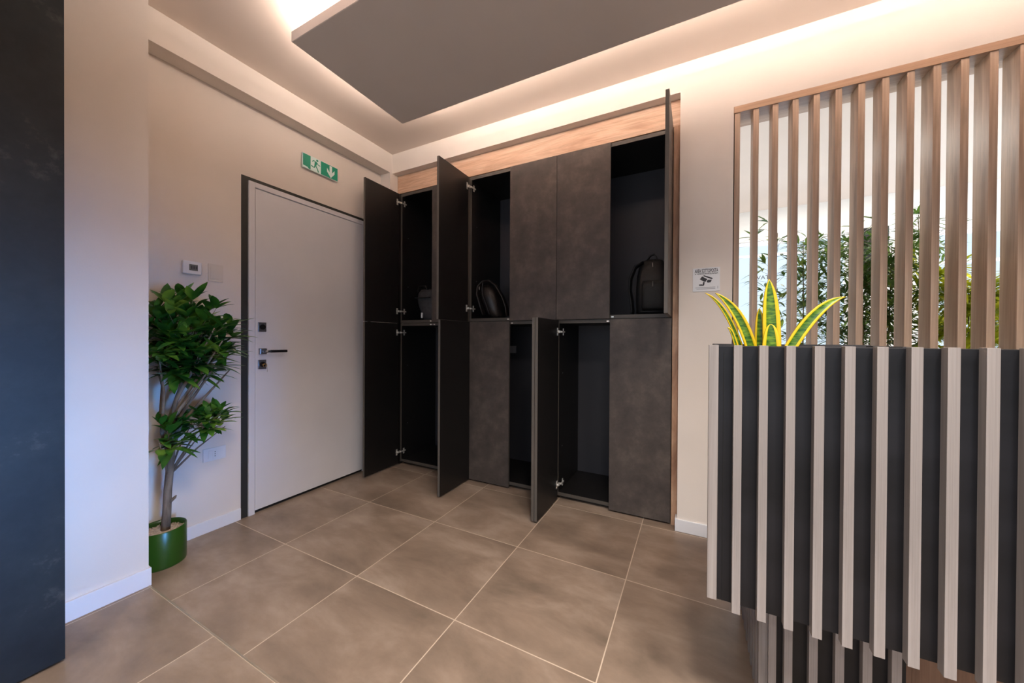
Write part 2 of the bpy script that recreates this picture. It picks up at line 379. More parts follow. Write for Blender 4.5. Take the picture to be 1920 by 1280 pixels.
for x in (1.4, 2.8, 4.2):
    bm = B(); tube(bm, [(x, -.96, 2.801), (x, -.96, ZC)], .02); obj('hanger', bm, M_ceil, tp)

# ------------------------------------------------------------------ entrance door
bm = B()
bx(bm, -.12, .002, -1.235, -1.197, 0, 2.258); bx(bm, -.12, .002, -1.197, -.191, 2.236, 2.258); bx(bm, -.12, .002, -.233, -.191, 0, 2.236); bx(bm, -.12, -.03, -1.197, -.233, 0, .02)
d1 = obj('door_1', bm, M_black); d1['kind'] = 'structure'
bm = B()
bx(bm, -.10, .012, -1.196, -1.158, 0, 2.234, bev=.002); bx(bm, -.10, .012, -.272, -.234, 0, 2.234, bev=.002); bx(bm, -.10, .012, -1.158, -.272, 2.20, 2.234, bev=.002)
obj('door_frame', bm, M_white, d1)
bm = B(); bx(bm, -.05, .006, -1.154, -.276, .022, 2.195, bev=.002)
lf = obj('door_leaf', bm, M_white, d1)
bm = B(); bx(bm, -.048, -.01, -1.154, -.276, .0, .02); obj('dark_gap_strip', bm, M_gap, d1)  # black strip put in for the dark gap under the leaf
def rosette(z0, z1, nm, cyl, key=False):
    bm = B(); bx(bm, .006, .014, -1.138, -1.088, z0, z1, bev=.0015); p = obj(nm, bm, M_satin, d1)
    zc = (z0 + z1) / 2
    bm = B(); tube(bm, [(.014, -1.113, zc), (.020, -1.113, zc)], .018, n=20); obj('lock_cylinder', bm, M_dark, p)
    if key:
        bm = B(); bx(bm, .020, .045, -1.118, -1.108, zc - .002, zc + .002); tube(bm, [(.045, -1.113 + .012 * math.cos(t), zc - .004 + .012 * math.sin(t)) for t in [i * PI / 6 for i in range(13)]], .0018, n=6, cap=False)
        obj('key', bm, M_brass, p)
        bm = B(); tube(bm, [(.045, -1.098, zc - .004), (.04, -1.095, zc - .03), (.036, -1.094, zc - .05)], .0016, n=6); obj('key_ring', bm, M_steel, p)
rosette(1.232, 1.296, 'upper_lock', True); rosette(.977, 1.04, 'lower_lock', True, key=True)
bm = B(); bx(bm, .006, .03, -1.134, -1.092, 1.078, 1.118, bev=.003); h = obj('door_handle', bm, M_satin, d1)
bm = B(); tube(bm, [(.03, -1.112, 1.098), (.055, -1.112, 1.098)], .010, n=14); tube(bm, [(.055, -1.118, 1.098), (.055, -1.085, 1.098)], .009, n=12); obj('handle_neck', bm, M_satin, h)
bm = B(); bx(bm, .048, .062, -1.085, -.972, 1.089, 1.107, bev=.003); obj('handle_lever', bm, M_dark, h)

# ------------------------------------------------------------------ wall fittings on the left wall
t = thing('thermostat', 'small white thermostat with grey display above the leafy plant', 'thermostat', (0, -1.495, 1.6))
bm = B(); bx(bm, 0, .022, -1.54, -1.452, 1.562, 1.636, bev=.004); obj('housing', bm, M_plastic, t)
bm = B(); bx(bm, .022, .0235, -1.512, -1.472, 1.582, 1.618); obj('display', bm, M_lcd, t)
bm = B()
for k in range(3): bx(bm, .0235, .0238, -1.504 + k * .011, -1.498 + k * .011, 1.591, 1.609)
obj('digits', bm, M_ink, t)
t = thing('blank_wall_plate', 'blank cream wall plate right of the thermostat', 'wall plate', (0, -1.374, 1.59))
bm = B(); bx(bm, 0, .006, -1.414, -1.337, 1.536, 1.642, bev=.002); obj('plate', bm, M_cream, t)
bm = B(); bx(bm, .006, .008, -1.404, -1.347, 1.548, 1.630, bev=.001); obj('cover', bm, M_cream, t)
t = thing('wall_socket', 'white power socket low on the wall beside the dark door frame', 'socket', (0, -1.38, .47))
bm = B(); bx(bm, 0, .008, -1.44, -1.322, .432, .512, bev=.003); obj('plate', bm, M_plastic, t)
bm = B()
for k in (-1, 0, 1): bx(bm, .008, .0105, -1.381 + k * .024 - .0105, -1.381 + k * .024 + .0105, .448, .496, bev=.001)
obj('module', bm, M_plastic, t)
bm = B()
for k in (-1, 0, 1): tube(bm, [(.0105, -1.381, .472 + k * .013), (.0108, -1.381, .472 + k * .013)], .0028, n=10)
obj('socket_holes', bm, M_gap, t)

# exit sign -----------------------------------------------------------
t = thing('exit_sign', 'green and white emergency exit sign with running figure and down arrow above the door', 'sign', (0, -.694, 2.528))
SY0, SZ0, SW, SH = -.841, 2.476, .295, .107
bm = B(); bx(bm, .012, .022, SY0, SY0 + SW, SZ0, SZ0 + SH, bev=.0015); bx(bm, 0, .012, SY0 + .05, SY0 + .09, SZ0 + .03, SZ0 + .08); bx(bm, 0, .012, SY0 + .2, SY0 + .24, SZ0 + .03, SZ0 + .08); obj('plate', bm, M_signw, t)
fn = lambda u, v, d: (.0221 + d, SY0 + u, SZ0 + v)
bm = B()
poly(bm, [(.003, .016), (.040, .012), (.048, .003), (.062, .003), (.062, .104), (.003, .104)], fn, .0006)
obj('door_field', bm, M_green, t)
bm = B(); poly(bm, [(.146, .003), (.292, .003), (.292, .104), (.146, .104)], fn, .0006); obj('arrow_field', bm, M_green, t)
bm = B()
poly(bm, [(.220, .100), (.242, .100), (.242, .046), (.264, .074), (.264, .045), (.231, .006), (.198, .045), (.198, .074), (.220, .046)], lambda u, v, d: (.0228 + d, SY0 + u, SZ0 + v), .0005)
obj('arrow', bm, M_signw, t)
bm = B()
def limb(p, w_):
    for (a, b_) in zip(p[:-1], p[1:]):
        dx, dy = b_[0] - a[0], b_[1] - a[1]; l = math.hypot(dx, dy); nx, ny = -dy / l * w_ / 2, dx / l * w_ / 2
        poly(bm, [(a[0] + nx, a[1] + ny), (b_[0] + nx, b_[1] + ny), (b_[0] - nx, b_[1] - ny), (a[0] - nx, a[1] - ny)], fn, .0006 + random.random() * .0002)
poly(bm, [(.116 + .0085 * math.cos(k * PI / 8), .092 + .0085 * math.sin(k * PI / 8)) for k in range(16)], fn, .0006)
poly(bm, [(.096, .082), (.112, .080), (.114, .066), (.106, .046), (.092, .046), (.094, .062)], fn, .0006)
limb([(.098, .080), (.086, .082), (.076, .070)], .006); limb([(.112, .076), (.124, .062), (.140, .060)], .006)
limb([(.098, .048), (.092, .030), (.066, .036)], .008); limb([(.104, .048), (.116, .030), (.126, .006)], .008)
obj('running_figure', bm, M_green, t)

# camera surveillance sign on the pier ----------------------------------
def text_mesh(body, size, mat_, parent, loc, name, rot=(PI / 2, 0, 0), align='CENTER', sx=1, th=.0003, fit=None, bold=0):
    cu = bpy.data.curves.new(name, 'FONT'); cu.body = body; cu.size = size; cu.align_x = align; cu.extrude = th; cu.offset = bold
    o = bpy.data.objects.new(name, cu); C.objects.link(o)
    dg = bpy.context.evaluated_depsgraph_get(); me = bpy.data.meshes.new_from_object(o.evaluated_get(dg))
    bpy.data.objects.remove(o)
    me.materials.clear(); me.materials.append(mat_)
    q = bpy.data.objects.new(name, me); C.objects.link(q)
    if fit:
        xs = [v.co.x for v in me.vertices]; sx = fit / (max(xs) - min(xs))
    me.transform(Matrix.Diagonal((sx, 1, 1, 1))); me.transform(Euler(rot).to_matrix().to_4x4()); me.transform(Matrix.Translation(loc))
    if parent:
        q.parent = parent; me.transform(Matrix.Translation(-Vector(parent.location)))
    return q
t = thing('surveillance_sign', 'small white video surveillance notice with camera symbol on the wall by the wooden slats', 'sign', (2.702, YS, 1.556))
bm = B(); bx(bm, 2.63, 2.774, YS - .004, YS, 1.486, 1.628, bev=.001); obj('plate', bm, M_plastic, t)
text_mesh('AREA SOTTOPOSTA', .030, M_ink, t, (2.702, YS - .0045, 1.600), 'heading', fit=.124, bold=.0006)
text_mesh('A VIDEOSORVEGLIANZA', .0115, M_ink, t, (2.702, YS - .0045, 1.5885), 'subheading', fit=.124, bold=.0002)
fs_ = lambda u, v, d: (2.702 + u, YS - .004 - d, 1.547 + v)
bm = B()
poly(bm, [(-.034, .014), (-.022, .030), (.006, .012), (-.004, -.004), (-.016, .000)], fs_, .0006)
poly(bm, [(-.019, .033), (-.010, .036), (.032, .018), (.034, .010), (.024, .012)], fs_, .0006)
poly(bm, [(.008, .008), (.030, .008), (.024, -.008), (.008, -.010), (.002, -.002)], fs_, .0006)
poly(bm, [(-.016, -.002), (-.008, -.006), (-.010, -.022), (-.018, -.024), (-.020, -.018), (-.038, -.018), (-.038, -.025), (-.014, -.027), (-.018, -.014)], fs_, .0006)
obj('camera_symbol', bm, M_ink, t)
bm = B(); bx(bm, 2.644, 2.750, YS - .0045, YS - .004, 1.508, 1.5105); bx(bm, 2.650, 2.750, YS - .0045, YS - .004, 1.500, 1.5025); bx(bm, 2.762, 2.764, YS - .0045, YS - .004, 1.500, 1.515); obj('small_print', bm, M_ink2, t)

# ------------------------------------------------------------------ wooden surround of the cabinets
X0, W = .1594, .3920
XK = [X0 + k * W for k in range(7)]
X6 = XK[6]
ZM = 1.336; ZT = 2.556
t = thing('cabinet_surround', 'knotty light oak surround framing the dark cabinets under the white soffit', 'wood panelling', (1.33, .03, 0))
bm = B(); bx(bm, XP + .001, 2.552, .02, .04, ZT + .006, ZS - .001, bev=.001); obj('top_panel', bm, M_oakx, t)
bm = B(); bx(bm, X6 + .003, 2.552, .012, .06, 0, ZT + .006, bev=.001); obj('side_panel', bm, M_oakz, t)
bm = B(); bx(bm, XP + .001, X0 - .002, .02, .04, 0, ZT + .006); obj('filler_strip', bm, M_in, t)

# ------------------------------------------------------------------ the six cabinets
DEP = .53
def door_mesh(x0, x1, y0, y1, z0, z1, outn):
    """slab; outn = axis and sign of the outer (laminate) face; slots 0 laminate, 1 inside, 2 edge"""
    bm = B(); bx(bm, x0, x1, y0, y1, z0, z1)
    bmesh.ops.recalc_face_normals(bm, faces=bm.faces)
    o = Vector(outn)
    for f in bm.faces:
        d = f.normal.dot(o); f.material_index = 0 if d > .9 else (1 if d < -.9 else 2)
    bmesh.ops.bevel(bm, geom=list(bm.edges), offset=.0008, segments=1, affect='EDGES')
    return bm
def hinge(par, x, side, z):
    """side +1: door hangs on the left end and its inner face looks to +x"""
    s = side
    bm = B()
    bx(bm, *sorted((x, x + s * .004)), -.034, -.016, z - .028, z + .028, bev=.001)          # cup plate on the door
    tube(bm, [(x + s * .002, -.026, z), (x + s * .010, -.026, z)], .012, n=16)
    bx(bm, *sorted((x + s * .004, x + s * .018)), -.022, .012, z - .008, z + .008, bev=.002)  # knuckle
    bx(bm, *sorted((x + s * .018, x + s * .026)), .006, .07, z - .006, z + .006, bev=.002)    # arm
    bx(bm, *sorted((x + s * .0185, x + s * .022)), .040, .056, z - .026, z + .026, bev=.001)    # wing plate
    obj('hinge', bm, M_steel, par)
def cabinet(k, z0, z1, lower, label, doors, holes=True):
    """doors: two entries 'closed', 'open'; first hangs left, second hangs right"""
    xa, xb = XK[k], XK[k + 2]
    t = thing('wall_cabinet', label, 'cabinet', ((xa + xb) / 2, .02, z0), 'dark two door cabinets in the wall niche')
    T = .018; e = .0007
    za, zb = z0 + (.028 if lower else .002), z1 - .001
    bm = B()
    def pan(*d):
        fs = bx(bm, *d)
    pan(xa + e, xa + T, .022, DEP, za, zb); pan(xb - T, xb - e, .022, DEP, za, zb)
    pan(xa + T, xb - T, .022, DEP, za, za + .025); pan(xa + T, xb - T, .022, DEP, zb - .025, zb)
    bmesh.ops.recalc_face_normals(bm, faces=bm.faces)
    for f in bm.faces: f.material_index = 1 if f.normal.y < -.9 else 0
    if lower: bx(bm, xa + T, xb - T, .07, .085, .001, za)
    obj('carcass', bm, [M_in, M_frame_edge], t, fix=False)
    bm = B(); bx(bm, xa + T, xb - T, DEP - .014, DEP - .004, za + .025, zb - .025); obj('back_panel', bm, M_inback, t)
    for zz in (za + .35, zb - .40):
        bm = B(); tube(bm, [(xa + T, .10, zz), (xa + T + .002, .10, zz)], .004, n=8)
        obj('shelf_pin', bm, M_satin, t)
    g = .0015; dz0 = z0 + (.012 if lower else 0) + g; dz1 = z1 - g - .002
    for j, st in enumerate(doors):
        a, b_ = XK[k + j], XK[k + j + 1]
        s = 1 if j == 0 else -1
        if st == 'closed':
            dm = door_mesh(a + g, b_ - g, .0, .020, dz0, dz1, (0, -1, 0)); d = obj('door', dm, [M_lam, M_in, M_lamedge], t, fix=False)
        else:
            if j == 0: dm = door_mesh(a - .019, a + .001, -W + g, -.003, dz0, dz1, (-1, 0, 0)); hx = a + .001
            else: dm = door_mesh(b_ - .001, b_ + .019, -W + g, -.003, dz0, dz1, (1, 0, 0)); hx = b_ - .001
            if k == 2 and lower: dm = door_mesh(b_ - .021, b_ - .001, -W + g, -.003, dz0, dz1, (1, 0, 0)); hx = b_ - .021
            if k == 4 and lower and j == 0: dm = door_mesh(a + .001, a + .021, -W + g, -.003, dz0, dz1, (-1, 0, 0)); hx = a + .021
            if k == 4 and not lower: dm = door_mesh(b_ - .020, b_ - .0, -W + g, -.003, dz0, dz1, (1, 0, 0)); hx = b_ - .020
            d = obj('door', dm, [M_in if (k == 0 and j == 1) else M_lam, M_in, M_lamedge], t, fix=False)
            for zz in (dz0 + .11, dz1 - .085): hinge(d, hx, s, zz)
        if not lower or True:
            pass
    # push latches in the middle of the shelf edge
    xm = XK[k + 1]; zl = (zb - .016) if lower else (za + .012)
    bm = B(); bx(bm, xm - .022, xm - .006, .004 if 'open' in doors else .021, .024, zl - .005, zl + .005, bev=.001); bx(bm, xm + .006, xm + .022, .021, .024, zl - .004, zl + .004)
    if not (doors == ('closed', 'closed')):
        obj('push_latch', bm, M_steel, t)
    else: bm.free()
    return t
cabinet(0, ZM, ZT, False, 'upper cabinet nearest the white door, left door open and narrow dark grey bag inside', ('open', 'closed'))
cabinet(2, ZM, ZT, False, 'middle upper cabinet, left door open, curved leather-trimmed bag inside', ('open', 'closed'))
cabinet(4, ZM, ZT, False, 'right upper cabinet, right door open, black backpack standing inside', ('closed', 'open'))
cabinet(0, 0, ZM, True, 'lower cabinet nearest the white door with both doors open', ('open', 'open'))
c5 = cabinet(2, 0, ZM, True, 'middle lower cabinet, left door closed and right door open', ('closed', 'open'))
cabinet(4, 0, ZM, True, 'right lower cabinet, left door open and right door closed beside the oak strip', ('open', 'closed'))
bm = B(); bx(bm, 1.07, 1.143, .505, .515, 1.06, 1.128, bev=.002); obj('cable_plate', bm, M_ink2, c5)

# ------------------------------------------------------------------ bags
def soft_body(rows, n=20, expo=3.2):
    """rows: (cx, cy, z, rx, ry) super-ellipse sections"""
    bm = B(); rings = []
    for (cx, cy, z, rx, ry) in rows:
        r = []
        for k in range(n):
            a = 2 * PI * k / n; c, s = math.cos(a), math.sin(a)
            r.append(bm.verts.new((cx + rx * math.copysign(abs(c) ** (2 / expo), c), cy + ry * math.copysign(abs(s) ** (2 / expo), s), z)))
        rings.append(r)
    for i in range(len(rings) - 1):
        for k in range(n):
            bm.faces.new((rings[i][k], rings[i][(k + 1) % n], rings[i + 1][(k + 1) % n], rings[i + 1][k])).smooth = True
    bm.faces.new(list(reversed(rings[0]))); bm.faces.new(rings[-1])
    return bm
ZF = ZM + .0275    # inside floor of the upper cabinets
# black backpack in the right upper cabinet
t = thing('backpack', 'black backpack with shoulder strap standing in the right open upper cabinet', 'backpack', (2.36, .20, ZF))
cx, cy = 2.372, .20
bm = soft_body([(cx, cy, ZF + .001, .085, .055), (cx, cy, ZF + .02, .105, .075), (cx, cy, ZF + .15, .107, .08), (cx + .002, cy, ZF + .27, .103, .075), (cx + .002, cy + .01, ZF + .34, .092, .062), (cx + .002, cy + .02, ZF + .385, .07, .045), (cx, cy + .025, ZF + .40, .04, .02)])
obj('main_compartment', bm, M_bag, t)
bm = soft_body([(cx + .018, cy - .085, ZF + .03, .07, .015), (cx + .018, cy - .088, ZF + .05, .078, .028), (cx + .018, cy - .088, ZF + .20, .078, .03), (cx + .018, cy - .082, ZF + .235, .07, .018)])
obj('front_pocket', bm, M_bag, t)
bm = B(); strap(bm, [(cx - .055, cy - .045, ZF + .37), (cx - .105, cy - .06, ZF + .34), (cx - .135, cy - .07, ZF + .26), (cx - .140, cy - .07, ZF + .18), (cx - .128, cy - .06, ZF + .10), (cx - .122, cy - .055, ZF + .03), (cx - .128, cy - .055, ZF + .008)], (.3, 1, 0), .045, .012)
obj('shoulder_strap', bm, M_bag, t)
bm = B(); strap(bm, [(cx - .04, cy + .01, ZF + .385), (cx - .015, cy + .005, ZF + .425), (cx + .012, cy, ZF + .432), (cx + .028, cy, ZF + .41), (cx + .03, cy + .005, ZF + .36)], (0, 1, 0), .028, .010)
obj('carry_handle', bm, M_bag, t)
bm = B(); tube(bm, [(cx + .008, cy - .073, ZF + .36), (cx + .010, cy - .077, ZF + .33)], .0035); obj('zip_pull', bm, M_zip, t)
bm = B(); tube(bm, [(cx + .016, cy - .119, ZF + .225), (cx + .016, cy - .120, ZF + .19)], .002); obj('zip_pull', bm, M_zip, t)
bm = B(); tube(bm, [(cx - .06, cy - .119, ZF + .022), (cx + .09, cy - .119, ZF + .022)], .002); obj('piping', bm, M_bagdark, t)
# curved bag in the middle upper cabinet, leaning
t = thing('shoulder_bag', 'dark shoulder bag with curved leather trim leaning in the middle open upper cabinet', 'bag', (1.15, .16, ZF))
def lean(z, y=0): return -.19 * (1 - z / .30)
rows = []
for z, rx, ry in ((.004, .05, .06), (.02, .06, .08), (.08, .075, .10), (.16, .08, .11), (.22, .08, .11), (.26, .068, .09), (.285, .04, .05)):
    rows.append((1.135 - .30 * z + .02, .14, ZF + z, rx, ry))
bm = soft_body(rows, expo=2.6); obj('main_body', bm, M_leath, t)
bm = B(); strap(bm, [(1.07, .05, ZF + .03), (1.045, .035, ZF + .12), (1.02, .03, ZF + .20), (1.02, .04, ZF + .265), (1.06, .05, ZF + .31), (1.12, .05, ZF + .315), (1.18, .06, ZF + .27), (1.235, .07, ZF + .18), (1.27, .075, ZF + .09), (1.28, .075, ZF + .02)], (0, 1, 0), .05, .012)
obj('shoulder_strap', bm, M_leath, t)
bm = B(); tube(bm, [(1.075, .022, ZF + .30), (1.066, .022, ZF + .25), (1.072, .022, ZF + .19), (1.096, .028, ZF + .13), (1.115, .03, ZF + .08), (1.13, .035, ZF + .035)], .0028, n=6); obj('piping', bm, M_bagdark, t)
bm = B(); tube(bm, [(1.045, .012, ZF + .262), (1.047, .012, ZF + .235)], .004, n=8); obj('zip_pull', bm, M_zip, t)
# narrow grey bag in the left upper cabinet
t = thing('small_bag', 'narrow dark grey bag in the open upper cabinet nearest the white door', 'bag', (.36, .14, ZF))
rows = []
for z, rx, ry, dx in ((.002, .07, .06, .05), (.02, .085, .07, .05), (.07, .09, .075, .035), (.14, .095, .08, .01), (.20, .098, .08, 0), (.26, .092, .07, 0), (.29, .07, .05, 0)):
    rows.append((.39 + dx, .15, ZF + z, rx, ry))
bm = soft_body(rows, expo=3); obj('main_body', bm, M_bagdark, t)
bm = B(); strap(bm, [(.34, .06, ZF + .29), (.37, .06, ZF + .315), (.43, .06, ZF + .315), (.455, .06, ZF + .28)], (0, 1, 0), .02, .008); obj('carry_handle', bm, M_bag, t)
bm = B(); bx(bm, .30, .47, .058, .078, ZF + .205, ZF + .215, bev=.003); bx(bm, .33, .345, .058, .066, ZF + .262, ZF + .285, bev=.002); obj('buckle_strap', bm, M_bag, t)
bm = B(); bx(bm, .368, .384, .068, .080, ZF + .02, ZF + .07, bev=.002); obj('side_label', bm, M_plastic, t)

# ------------------------------------------------------------------ slat screen right of the pier
t = thing('slat_screen', 'tall room divider of vertical oak slats under an oak rail behind the striped desk', 'room divider', (3.8, 0, 0))
bm = B(); bx(bm, 2.8375, 4.749, YS - .004, .125, 2.517, 2.5545, bev=.001); obj('top_rail', bm, M_rail, t)
SP = .0903
sl0 = None
for k in range(21):
    x = 2.8425 + SP * k
    if sl0 is None:
        bm = B(); bx(bm, x, x + .027, YS + .003, YS + .108, .001, 2.5165, bev=.001); sl0 = obj('slat', bm, M_slat, t); o = sl0
    else:
        o = sl0.copy(); C.objects.link(o); o.parent = t; o.location = (SP * k, 0, 0)

# ------------------------------------------------------------------ reception desk
DY = -1.309; DZ0 = .425; DZT = 1.176; DP = .0599; DX1 = 4.4
t = thing('reception_desk', 'dark reception desk striped with whitewashed vertical slats in front of the slat screen', 'desk', (3.4, -1.15, 0))
bm = B(); bx(bm, 2.702, DX1, DY + .026, DY + .046, DZ0, DZT - .004); obj('front_panel', bm, M_desk, t)
bm = B(); bx(bm, 2.681, 2.706, DY + .018, DY + .046, DZ0, DZT, bev=.001); obj('corner_plank', bm, M_wash, t)
bm = B(); bx(bm, 2.719, 2.7205, DY + .0245, DY + .026, DZ0, DZT - .02); obj('panel_joint', bm, M_gap, t)
sl = None
for k in range(28):
    x = 2.7425 + DP * k
    if x > DX1 - .03: break
    if sl is None:
        bm = B(); bx(bm, x, x + .0205, DY, DY + .026, DZ0 - .012, DZT, bev=.0008); sl = obj('slat', bm, M_wash, t)
    else:
        o = sl.copy(); C.objects.link(o); o.parent = t; o.location = (DP * k, 0, 0)
# planter trough and worktop behind the front panel
bm = B()
bx(bm, 2.70, 3.118, DY + .046, DY + .056, .95, DZT - .002); bx(bm, 2.70, 3.118, DY + .27, DY + .28, .95, DZT + .002)
bx(bm, 2.70, 2.71, DY + .056, DY + .27, .95, DZT); bx(bm, 3.108, 3.118, DY + .056, DY + .27, .95, DZT); bx(bm, 2.71, 3.108, DY + .056, DY + .27, .95, .965)
obj('planter_trough', bm, M_planter, t)
bm = B(); bx(bm, 2.711, 3.107, DY + .057, DY + .269, .965, 1.10); obj('planting_soil', bm, M_soil, t)
bm = B(); bx(bm, 3.12, DX1, DY + .046, DY + .30, DZT - .035, DZT - .006, bev=.002); obj('counter_top', bm, M_desk, t)
bm = B(); bx(bm, 2.70, DX1, DY + .046, DY + .62, DZ0 + .002, DZ0 + .03); obj('underside', bm, M_desk, t)
bm = B(); bx(bm, 3.12, DX1, DY + .62, DY + .64, DZ0, .75); bx(bm, 2.86, DX1, DY + .28, DY + .62, .70, .73); obj('work_surface', bm, M_desk, t)
# recessed base
BX0, BY0, BY1 = 2.845, -1.14, -.62
bm = B(); bx(bm, BX0 + .012, 3.172, BY0 + .02, BY1, 0.001, DZ0 + .002); obj('base_cabinet', bm, M_desk, t)
bm = B(); bx(bm, BX0 + .012, BX0 + .032, BY0 + .006, BY0 + .02, .001, DZ0 + .001, bev=.0005); obj('base_corner_plank', bm, M_wash, t)
s2 = None
for k in range(5):
    x = BX0 + .050 + DP * k
    if s2 is None:
        bm = B(); bx(bm, x, x + .0205, BY0 - .004, BY0 + .02, .001, DZ0 + .001, bev=.0008); s2 = obj('base_slat', bm, M_wash, t)
    else:
        o = s2.copy(); C.objects.link(o); o.parent = t; o.location = (DP * k, 0, 0)
s3 = None
for k in range(9):
    y = BY0 + .02 + DP * k
    if s3 is None:
        bm = B(); bx(bm, BX0 - .012, BX0 + .012, y, y + .0205, .001, DZ0 + .001, bev=.0008); s3 = obj('side_slat', bm, M_wash, t)
    else:
        o = s3.copy(); C.objects.link(o); o.parent = t; o.location = (0, DP * k, 0)
bm = B(); bx(bm, 3.1725, 3.9, BY0 + .10, BY0 + .12, .001, DZ0 + .001); bx(bm, 3.215, 3.217, BY0 + .099, BY0 + .10, .001, DZ0); obj('modesty_panel', bm, M_brown, t)

# ------------------------------------------------------------------ plants
def leaf(bm, base, d, length, width, upv, droop=.25, fold=.25, rows=5, uvl=None, prof=None, twist=0):
    """pointed leaf from base along d, drooping"""
    d = Vector(d).normalized(); s = d.cross(Vector(upv))
    if s.length < .05: s = d.orthogonal()
    s.normalize(); n = s.cross(d).normalized()
    rs = []
    for i in range(rows + 1):
        u = i / rows
        wv = (prof(u) if prof else math.sin(PI * min(1, u ** .8)) ** .8) * width / 2
        p = Vector(base) + d * length * u * (1 - .12 * droop * u) - Vector((0, 0, 1)) * droop * length * u * u * .5
        nn = n
        if i == rows or wv < 1e-5: rs.append([bm.verts.new(p)])
        else: rs.append([bm.verts.new(p - s * wv + nn * fold * wv), bm.verts.new(p), bm.verts.new(p + s * wv + nn * fold * wv)])
    for i in range(len(rs) - 1):
        a, b_ = rs[i], rs[i + 1]
        if len(a) == 1 and len(b_) == 3: fs = [(a[0], b_[1], b_[0]), (a[0], b_[2], b_[1])]
        elif len(a) == 3 and len(b_) == 1: fs = [(a[0], a[1], b_[0]), (a[1], a[2], b_[0])]
        elif len(a) == 3: fs = [(a[0], a[1], b_[1], b_[0]), (a[1], a[2], b_[2], b_[1])]
        else: continue
        for f in fs: bm.faces.new(f).smooth = True

# artificial ficus between pillar and entrance door
PC = Vector((.14, -1.672, 0))
t = thing('potted_ficus', 'leafy artificial tree in a dark green pot between the white pillar and the door', 'potted plant', tuple(PC))
bm = B(); lathe(bm, [(.0, .0), (.098, .0), (.1, .006), (.1, .186), (.098, .19), (.093, .188), (.092, .16)], c=tuple(PC)); obj('pot', bm, M_pot, t)
bm = B(); lathe(bm, [(.0921, .15), (.09, .163), (.05, .168), (0, .172)], c=tuple(PC), n=32)
g = obj('gravel', bm, M_gravel, t)
bm = B(); rnd = random.Random(3)
for i in range(260):
    a = rnd.random() * 2 * PI; r = .088 * math.sqrt(rnd.random()); s = rnd.uniform(.003, .0055)
    mtx = Matrix.Translation((PC.x + r * math.cos(a), PC.y + r * math.sin(a), .168)) @ Matrix.Diagonal((s, s * .8, s * .7, 1))
    bmesh.ops.create_icosphere(bm, subdivisions=1, radius=1, matrix=mtx)
o = obj('pebbles', bm, M_gravel, t); o['kind'] = 'stuff'
bm = B()
tr = [(.15, -1.66, .165), (.152, -1.655, .26), (.150, -1.65, .38), (.162, -1.645, .50), (.165, -1.642, .58), (.172, -1.64, .68)]
tube(bm, tr, [.020, .018, .017, .0165, .016, .015], n=12)
tube(bm, [(.153, -1.655, .30), (.175, -1.63, .335), (.18, -1.625, .345)], [.009, .007, .002], n=8)
tips = []
rnd = random.Random(11)
for k in range(9):
    a = rnd.random() * 2 * PI; q0 = Vector((.165, -1.643, rnd.uniform(.52, .7)))
    q1 = q0 + Vector((.03 * math.cos(a), .04 * math.sin(a), .16)); q2 = Vector((max(.03, .21 + .12 * math.cos(a)), -1.56 + .16 * math.sin(a), rnd.uniform(1.0, 1.25)))
    qm = (q1 + q2) / 2 + Vector((.01, .01, .02))
    tube(bm, [q0, q1, qm, q2], [.011, .009, .006, .003], n=8); tips.append(q2)
for q in ((.16, -1.5, .66), (.26, -1.46, .76), (.26, -1.72, .66), (.08, -1.52, .70), (.24, -1.43, .68)):
    tube(bm, [(.153, -1.65, .45), ((.153 + q[0]) / 2, (-1.65 + q[1]) / 2, q[2] - .1), q], [.006, .004, .002], n=6)
obj('trunk', bm, M_bark, t)
def okp(p): return p.x > .035 and not (p.x < .36 and p.y < -1.745)
def cluster(bm, c, r, n, ln, wd, rnd, twigs, out=.75):
    for i in range(n):
        v = Vector((rnd.gauss(0, 1), rnd.gauss(0, 1), rnd.gauss(0, 1))).normalized(); rr = rnd.random() ** .45
        p = Vector((c[0] + v.x * r[0] * rr, c[1] + v.y * r[1] * rr, c[2] + v.z * r[2] * rr))
        if not okp(p): continue
        made = 0; k = rnd.choice((3, 4, 5, 6)); a0 = rnd.random() * 6.28
        for j in range(k):
            a = a0 + j * 2 * PI / k + rnd.uniform(-.3, .3)
            d = Vector((math.cos(a), math.sin(a), rnd.uniform(.05, .9))) + v * out
            L_ = ln * rnd.uniform(.75, 1.2); e = p + d.normalized() * L_
            if not okp(e): continue
            if not made: tube(twigs, [p - v * .04 - Vector((0, 0, .02)), p], [.0015, .001], n=4); made = 1
            leaf(bm, p, d, L_, wd * rnd.uniform(.8, 1.15), (0, 0, 1), droop=rnd.uniform(.1, .6), fold=.22)
rnd = random.Random(5); bm = B(); tw = B()
cluster(bm, (.20, -1.58, 1.19), (.17, .22, .23), 140, .13, .040, rnd, tw)
cluster(bm, (.20, -1.58, 1.05), (.16, .18, .10), 60, .125, .041, rnd, tw)
cluster(bm, (.20, -1.50, .71), (.08, .11, .09), 28, .105, .034, rnd, tw)
cluster(bm, (.25, -1.68, .68), (.06, .06, .10), 16, .11, .038, rnd, tw)
obj('twigs', tw, M_bark, t)['kind'] = 'stuff'
obj('foliage', bm, M_leaf, t, fix=False)['kind'] = 'stuff'

